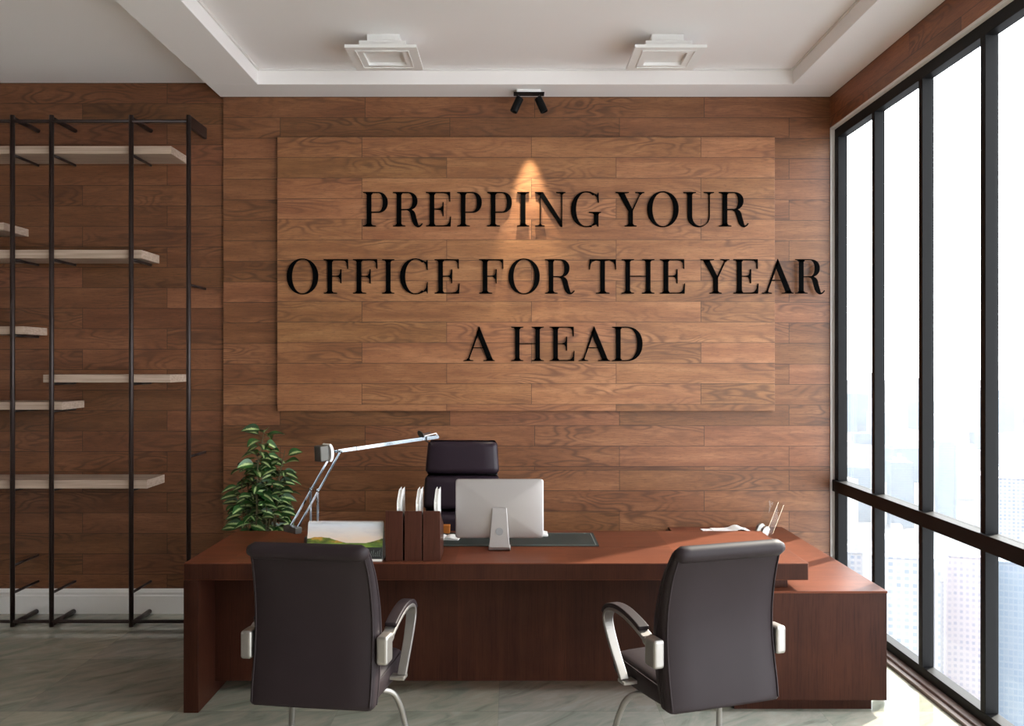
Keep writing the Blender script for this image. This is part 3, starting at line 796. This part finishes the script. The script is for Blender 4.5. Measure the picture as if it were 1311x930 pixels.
# ------------------------------------------------------------------ visitor armchairs
def interp(tab, z):
    for (a, b) in zip(tab, tab[1:]):
        if z <= b[0]:
            t_ = (z-a[0])/(b[0]-a[0]); t_ = t_*t_*(3-2*t_) if False else t_
            return [a[i]+(b[i]-a[i])*t_ for i in range(1, len(a))]
    return list(tab[-1][1:])
def visitor_chair(loc, rz, label):
    t = thing('visitor_chair', label, 'chair', loc, rz, 'visitor chairs in front of the desk')
    # backrest: z, rear y, half width, thickness
    key = [(.398,-.285,.262,.085),(.47,-.272,.264,.100),(.58,-.252,.263,.110),(.69,-.242,.262,.106),(.80,-.250,.260,.094),(.91,-.275,.256,.078),(.99,-.306,.250,.062),(1.025,-.322,.246,.055)]
    P = smooth_path([(k[0],k[1],k[2]) for k in key], 5); T = smooth_path([(k[0],k[3],0) for k in key], 5)
    rs = []
    for p, q in zip(P, T):
        z, yr, w, th = p.x, p.y, p.z, q.y
        ring = []
        prof_ = [(-1,.30),(-1,.75),(-.97,.93),(-.88,1.0),(-.5,.93),(0,.88),(.5,.93),(.88,1.0),(.97,.93),(1,.75),(1,.30),(.985,.10),(.93,.0),(.5,-.03),(0,-.04),(-.5,-.03),(-.93,.0),(-.985,.10)]
        for a, b_ in prof_: ring.append((a*w, yr+b_*th, z))
        rs.append(ring)
    # close the bottom softly
    bot = [[(x*.97, y, z-.010) for x,y,z in rs[0]]]
    MB().rings(bot+rs).build('backrest', LEATHER, t, smooth=True)
    # piping along both rear side edges and along the bottom
    for s in (-1,1):
        MB().tube([(s*(p.z*.945), p.y-.001, p.x) for p in P], .0035, 6).build('piping', LEATHER, t, smooth=True)
        MB().tube([(s*(p.z+.0005), p.y+q.y*.52, p.x) for p, q in zip(P,T)], .003, 6).build('piping', LEATHER, t, smooth=True)
    # rolled top edge
    n = 18; mb = MB(); rad = []; path = []
    for i in range(n+1):
        x_ = -.250+.500*i/n; e = abs(2*i/n-1); path.append((x_, -.312, 1.022))
        rad.append(.034*(1 if e < .93 else (.86 if e < 1 else .55)))
    mb.tube(path, rad, 18); mb.build('top_roll', LEATHER, t, smooth=True)
    # seat
    key = [(-.235,.385,.470),(-.20,.368,.476),(-.05,.362,.478),(.12,.358,.484),(.22,.362,.486),(.27,.375,.474),(.288,.40,.455)]
    rs = []
    for y, z0, z1 in key:
        w = .242 if y < .25 else .234; m_ = (z0+z1)/2; r_ = .03
        ring = [(-w,y,z0+r_*.6),(-w,y,m_),(-w,y,z1-r_),(-w+.012,y,z1-.008),(-w+.05,y,z1+.004),(0,y,z1+.006),(w-.05,y,z1+.004),(w-.012,y,z1-.008),(w,y,z1-r_),(w,y,m_),(w,y,z0+r_*.6),(w-.03,y,z0),(0,y,z0),(-w+.03,y,z0)]
        rs.append(ring)
    se = MB().rings(rs).build('seat', LEATHER, t, smooth=True, sub=1)
    for s in (-1,1): MB().tube([(s*.240, y, z1-.019) for y,z0,z1 in key[:-1]], .003, 6).build('seat_piping', LEATHER, se, smooth=True)
    # arms: aluminium loop with padded top, bracket to the back
    for s in (-1,1):
        ctr = smooth_path([(-.185,.650,0),(-.12,.672,0),(-.04,.694,0),(.05,.708,0),(.13,.705,0),(.185,.688,0),(.210,.655,0),(.200,.61,0),(.145,.53,0),(.085,.46,0),(.05,.42,0)], 6)
        n = len(ctr)
        wid = [.050-(.010 if i > n*.55 else 0)*min(1,(i/n-.55)/.3) for i in range(n)]
        thk = [.030 if i < 3 else .016 for i in range(n)]
        M = Matrix.Translation((s*.288,0,0))
        arm = MB().band([(p.x,p.y) for p in ctr], wid, thk, M).build('armrest', ALU, t, bevel=.004, smooth=False)
        pl = [(p.x, p.y) for p in ctr if -.13 < p.x and p.y > .66][:int(n*.56)]
        pd = []
        for i, (y, z) in enumerate(pl):
            a = pl[max(i-1,0)]; b_ = pl[min(i+1,len(pl)-1)]
            t_ = Vector((b_[0]-a[0], b_[1]-a[1])).normalized(); nn = Vector((-t_.y,t_.x))
            pd.append((y+nn.x*.017, z+nn.y*.017))
        MB().band(pd, .050, .020, M).build('arm_pad', LEATHER, arm, bevel=.006, seg=3)
        MB().box(s*.288-.024, s*.288+.024, -.255, -.170, .560, .676).build('bracket', ALU, arm, bevel=.012, seg=3)
        MB().box(min(s*.20,s*.306), max(s*.20,s*.306), .02, .08, .408, .422).build('seat_lug', ALU, arm, bevel=.003)
    # spider base: hub and four swept tube legs
    MB().box(-.10,.10,-.05,.10,.318,.366).build('hub', GUNMETAL, t, bevel=.006)
    for sx in (-1,1):
        lp = smooth_path([(sx*.05,.0,.335),(sx*.15,.07,.34),(sx*.218,.122,.32),(sx*.250,.158,.25),(sx*.270,.19,.13),(sx*.278,.20,.05),(sx*.28,.172,.0185),(sx*.28,.12,.0150),(sx*.28,-.10,.0150),(sx*.28,-.26,.0150)], 7)
        lg = MB().tube(lp, .0135, 12).build('leg', ALU, t, smooth=True)
        for y in (.08, -.23): MB().box(sx*.28-.012, sx*.28+.012, y-.02, y+.02, 0, .004).build('foot_pad', DARKPL, lg)
    MB().tube([(-.28,-.255,.015),(.28,-.255,.015)], .0125, 12).build('floor_bar', ALU, t, smooth=True)
    return t
vc = visitor_chair((-.77, 3.975, 0), R(-8.5), 'dark brown leather visitor chair on the left, in front of the desk calendar')
dup(vc, (.768, 3.975, 0), R(20), 'dark brown leather visitor chair on the right, in front of the side cabinet')

# ------------------------------------------------------------------ executive chair behind the desk
ex = thing('executive_chair', 'high-backed dark purple leather chair behind the desk and computer', 'chair', (-.33, 5.72, 0), R(-3))
def cushion(w0, w1, z0, z1, yf0, yf1, th, name, r=.03):
    """pad facing -Y: widths and front y at bottom / top"""
    n = 10; rs = []
    for i in range(n+1):
        t_ = i/n; z = z0+(z1-z0)*t_; w = w0+(w1-w0)*t_; yf = yf0+(yf1-yf0)*t_
        e = min(t_, 1-t_)*(z1-z0); k = 1 if e > r else math.sqrt(max(0, 1-((r-e)/r)**2))
        pu = (1-k)*th*.42; ws = (1-k)*r*.55
        ring = []
        for a, b_ in [(-1,.75),(-1,.35),(-.97,.16),(-.88,.05),(-.5,.0),(0,.02),(.5,.0),(.88,.05),(.97,.16),(1,.35),(1,.75),(.93,1),(0,1.0),(-.93,1)]:
            y = yf + (pu if b_ < .5 else -pu) + b_*th
            ring.append((a*(w-ws), y, z))
        rs.append(ring)
    return MB().rings(rs).build(name, LEATHER_X, ex, smooth=True)
cushion(.238,.222, 1.062,1.275, .140,.170, .09, 'headrest')
cushion(.245,.238, .835,1.056, .105,.135, .10, 'upper_back')
cushion(.250,.246, .56,.829, .085,.105, .11, 'lower_back')
MB().rings([[(a*w,y+b_,z) for a,b_ in ((-1,0),(1,0),(.9,.03),(-.9,.03))] for z,y,w in ((.45,.16,.12),(.56,.19,.21),(.83,.20,.23),(1.06,.225,.225),(1.25,.255,.20))]).build('back_shell', DARKPL, ex, smooth=True)
rs = []
for y, z0, z1 in [(.13,.43,.52),(.05,.415,.525),(-.15,.41,.525),(-.27,.42,.52),(-.32,.45,.50)]:
    w = .25 if y > -.3 else .235
    rs.append([(-w,y,z0+.02),(-w,y,z1-.03),(-w+.03,y,z1),(w-.03,y,z1),(w,y,z1-.03),(w,y,z0+.02),(w-.04,y,z0),(-w+.04,y,z0)])
MB().rings(rs).build('seat', LEATHER_X, ex, smooth=True, sub=1)
for s in (-1,1):
    MB().band([(.12,.47),(.14,.55),(.12,.615),(.05,.635),(-.10,.635),(-.16,.61),(-.15,.54),(-.10,.46)], .035, .018, Matrix.Translation((s*.285,0,0))).build('armrest', CHROME, ex, bevel=.004)
    MB().box(min(s*.21,s*.30), max(s*.21,s*.30), -.13,.14,.452,.468).build('arm_bracket', CHROME, ex)
MB().lathe([(0,.12),(.03,.12),(.03,.30),(.022,.30),(.022,.42),(0,.42)], 20).build('gas_column', CHROME, ex)
for k in range(5):
    a = R(90+72*k)
    lg = MB().tube([(0,0,.125),(.15*math.cos(a),.15*math.sin(a),.105),(.30*math.cos(a),.30*math.sin(a),.075)], [.028,.022,.015], 10).build('base_leg', CHROME, ex, smooth=True)
    M = Matrix.Translation((.30*math.cos(a),.30*math.sin(a),.03)) @ Matrix.Rotation(a,4,'Z') @ Matrix.Rotation(R(90),4,'X')
    MB().lathe([(0,-.022),(.03,-.022),(.03,.022),(0,.022)], 18, M).build('caster', DARKPL, lg, bevel=.003)

# ------------------------------------------------------------------ the city below the window
KC = 2.6; GZ = -95*KC
gm = mat('city ground', (0.128, 0.128, 0.132), .9, spec=.1); N = NT(gm)
vo = N.new('ShaderNodeTexVoronoi'); N.l.new(N.coord(), vo.inputs['Vector']); vo.inputs['Scale'].default_value = .01
N.l.new(N.mix(N.noise(N.coord(), .003, 6), N.mix(N.sep(vo.outputs['Color'])[0], (0.088, 0.096, 0.108), (0.160, 0.160, 0.160)), (0.136, 0.138, 0.142)), N.bsdf.inputs['Base Color'])
g = MB().add([(-400,-400,GZ),(10400,-400,GZ),(10400,13500,GZ),(-400,13500,GZ)], [(0,1,2,3)]).build('ground', gm); g['kind'] = 'structure'
FAC = [facade_mat('pale facade', (.245,.245,.255), (.155,.175,.215), 3.6, 3.3, .55, .55, 1),
       facade_mat('pinkish facade', (0.285, 0.262, 0.272), (0.205, 0.205, 0.24), 2.8, 3.1, .5, .5, 2),
       facade_mat('bluish glass facade', (.185,.215,.245), (.15,.185,.23), 2.2, 3.4, .8, .7, 3),
       facade_mat('white block facade', (0.3, 0.3, 0.305), (0.23, 0.245, 0.265), 4.2, 3.4, .45, 4),
       facade_mat('slate glass facade', (.115,.145,.175), (.09,.12,.155), 3.0, 3.6, .75, .6, 5),
       facade_mat('grey block facade', (.17,.175,.185), (.12,.135,.155), 4.0, 3.6, .55, .5, 6)]
def tower(u, w, d, dist, ztop, m, label, group=None, rz=0, cap=True, podium=0):
    w *= KC; d *= KC; ztop = H+(ztop-H)*KC; dist *= KC; podium *= KC
    x, y = (u-655.5)/1176*dist, dist; h = ztop-GZ
    t = thing('city_tower', label, 'building', (x, y, GZ), rz, group)
    mb = MB().box(-w/2,w/2,-d/2,d/2,0,h)
    mb.box(-w/2-.4,w/2+.4,-d/2-.4,d/2+.4,h,h+.8)
    mb.build('walls', m, t)
    if cap:
        mb = MB(); mb.box(-w*.28,w*.24,-d*.25,d*.25,h+.8,h+7); mb.box(-w*.1,w*.05,-d*.1,d*.1,h+7,h+13)
        mb.build('roof_plant', FAC[3], t)
    for s in (-1,1):
        MB().box(s*w*.5-1.2, s*w*.5+1.2, -d/2-1.2, -d/2+1.6, 0, h-4).build('corner_bay', m, t)
    if podium: MB().box(-w*.8,w*.8,-d*.8,d*.8,0,podium).build('podium', FAC[3], t)
    return t
def zt(v, dist): return H-(v-465)/1176*dist
tower(1150, 11, 14, 175, zt(706,175), FAC[0], 'white apartment tower with a grid of square windows, close outside behind the side cabinet', rz=R(-14))
tower(1102, 8, 10, 215, zt(704,215), FAC[0], 'slim pale tower seen just left of the close white apartment tower', rz=R(-14))
tower(1240, 8.2, 11, 185, zt(708,185), FAC[1], 'pinkish ribbed tower outside the lower pane right of the white apartment tower', rz=R(-20))
tower(1212, 7, 8, 260, zt(742,260), FAC[0], 'shorter pale tower tucked between the white and the pinkish towers', rz=R(-20))
tower(1318, 13, 13, 190, zt(716,190), FAC[2], 'bluish glass tower at the right edge behind the lower panes', rz=R(-24))
tower(1290, 7, 8, 250, zt(735,250), FAC[1], 'narrow pale pink tower left of the bluish glass tower', rz=R(-22))
tower(1300, 24, 20, 330, zt(610,330), FAC[0], 'broad pale block above the crossbar at the right edge', rz=R(-18))
tower(1210, 8.5, 9, 520, zt(566,520), FAC[4], 'tall thin bluish tower above the crossbar in the middle distance', rz=R(-10))
tower(1152, 12, 12, 540, zt(592,540), FAC[4], 'stout bluish tower above the crossbar left of the tall thin one', rz=R(-10))
tower(1095, 14, 14, 560, zt(598,560), FAC[4], 'low bluish tower above the crossbar beside the corner mullion', rz=R(-8))
rc = random.Random(5)
far = ('pale distant building in the hazy city seen through the window')
made = 0; spots = []
while made < 110:
    dist = rc.uniform(480, 2300); tan = rc.uniform(.28, .80)
    x, y = tan*dist*KC, dist*KC
    w, d = rc.uniform(14,34)*KC, rc.uniform(14,30)*KC
    h = KC*rc.choice([rc.uniform(10,30), rc.uniform(12,40), rc.uniform(25,75)])
    if any(abs(x-a)+abs(y-b_) < 46*KC for a, b_ in spots): continue
    u = 655.5+tan*1176
    if 1085 < u < 1330 and dist < 620 : continue
    spots.append((x,y)); made += 1
    mb = MB().box(-w/2,w/2,-d/2,d/2,0,h); mb.box(-w*.3,w*.2,-d*.3,d*.2,h,h+3)
    o = mb.build('city_building', FAC[rc.choice([1,2,3,4,4,5,5])], loc=(x,y,GZ)); o.rotation_euler = (0,0,rc.uniform(-.5,.5))
    tag(o, far, 'building', 'distant city buildings')

# thin daylight haze lying over the far city
hz = bpy.data.materials.new('haze'); hz.use_nodes = True; N = NT(hz); N.n.remove(N.n['Principled BSDF'])
vs = N.new('ShaderNodeVolumeScatter'); vs.inputs['Color'].default_value = (.93,.96,1,1); vs.inputs['Density'].default_value = .0018/KC; vs.inputs['Anisotropy'].default_value = .2
N.l.new(vs.outputs[0], N.n['Material Output'].inputs['Volume'])
hb = MB().box(60*KC, 760*KC, 385*KC, 455*KC, GZ+.5, 30*KC).build('haze', hz)
tag(hb, 'thin bright bank of haze in front of the far part of the city outside', 'haze', kind='stuff')

# ------------------------------------------------------------------ light
w = bpy.data.worlds.new('World'); S.world = w; w.use_nodes = True
bg = w.node_tree.nodes['Background']; bg.inputs[0].default_value = (.97,.965,1,1); bg.inputs[1].default_value = 7.5
az = R(41); el = R(35)
sl = bpy.data.lights.new('sun', 'SUN'); sl.energy = 13; sl.angle = R(1.2); sl.color = (1,.90,.78)
so = bpy.data.objects.new('sun', sl); COL.objects.link(so); so.location = (8,12,10)
dv = Vector((math.cos(az)*math.cos(el), math.sin(az)*math.cos(el), math.sin(el)))
so.rotation_euler = dv.to_track_quat('Z','Y').to_euler()
sp = bpy.data.lights.new('spot', 'SPOT'); sp.energy = 190; sp.spot_size = R(36); sp.spot_blend = .75; sp.shadow_soft_size = .012; sp.color = (1,.92,.70)
spo = bpy.data.objects.new('spot', sp); COL.objects.link(spo); spo.location = (.125, 6.345, 3.515); spo.rotation_euler = (R(3),0,0)

# ------------------------------------------------------------------ camera
cam = bpy.data.cameras.new('camera'); co = bpy.data.objects.new('camera', cam); COL.objects.link(co)
co.location = (0,0,H); co.rotation_euler = (R(90),0,0)
cam.sensor_fit = 'HORIZONTAL'; cam.sensor_width = 36; cam.lens = 36*1176/1311; cam.clip_end = 20000
S.camera = co
S.view_settings.view_transform = 'Standard'; S.view_settings.look = 'None'; S.view_settings.gamma = 1; S.view_settings.use_curve_mapping = False
S.view_settings.exposure = .14
S.cycles.use_denoising = True
S.cycles.max_bounces = 12; S.cycles.diffuse_bounces = 6; S.cycles.glossy_bounces = 5; S.cycles.transparent_max_bounces = 12
S.cycles.sample_clamp_indirect = 8
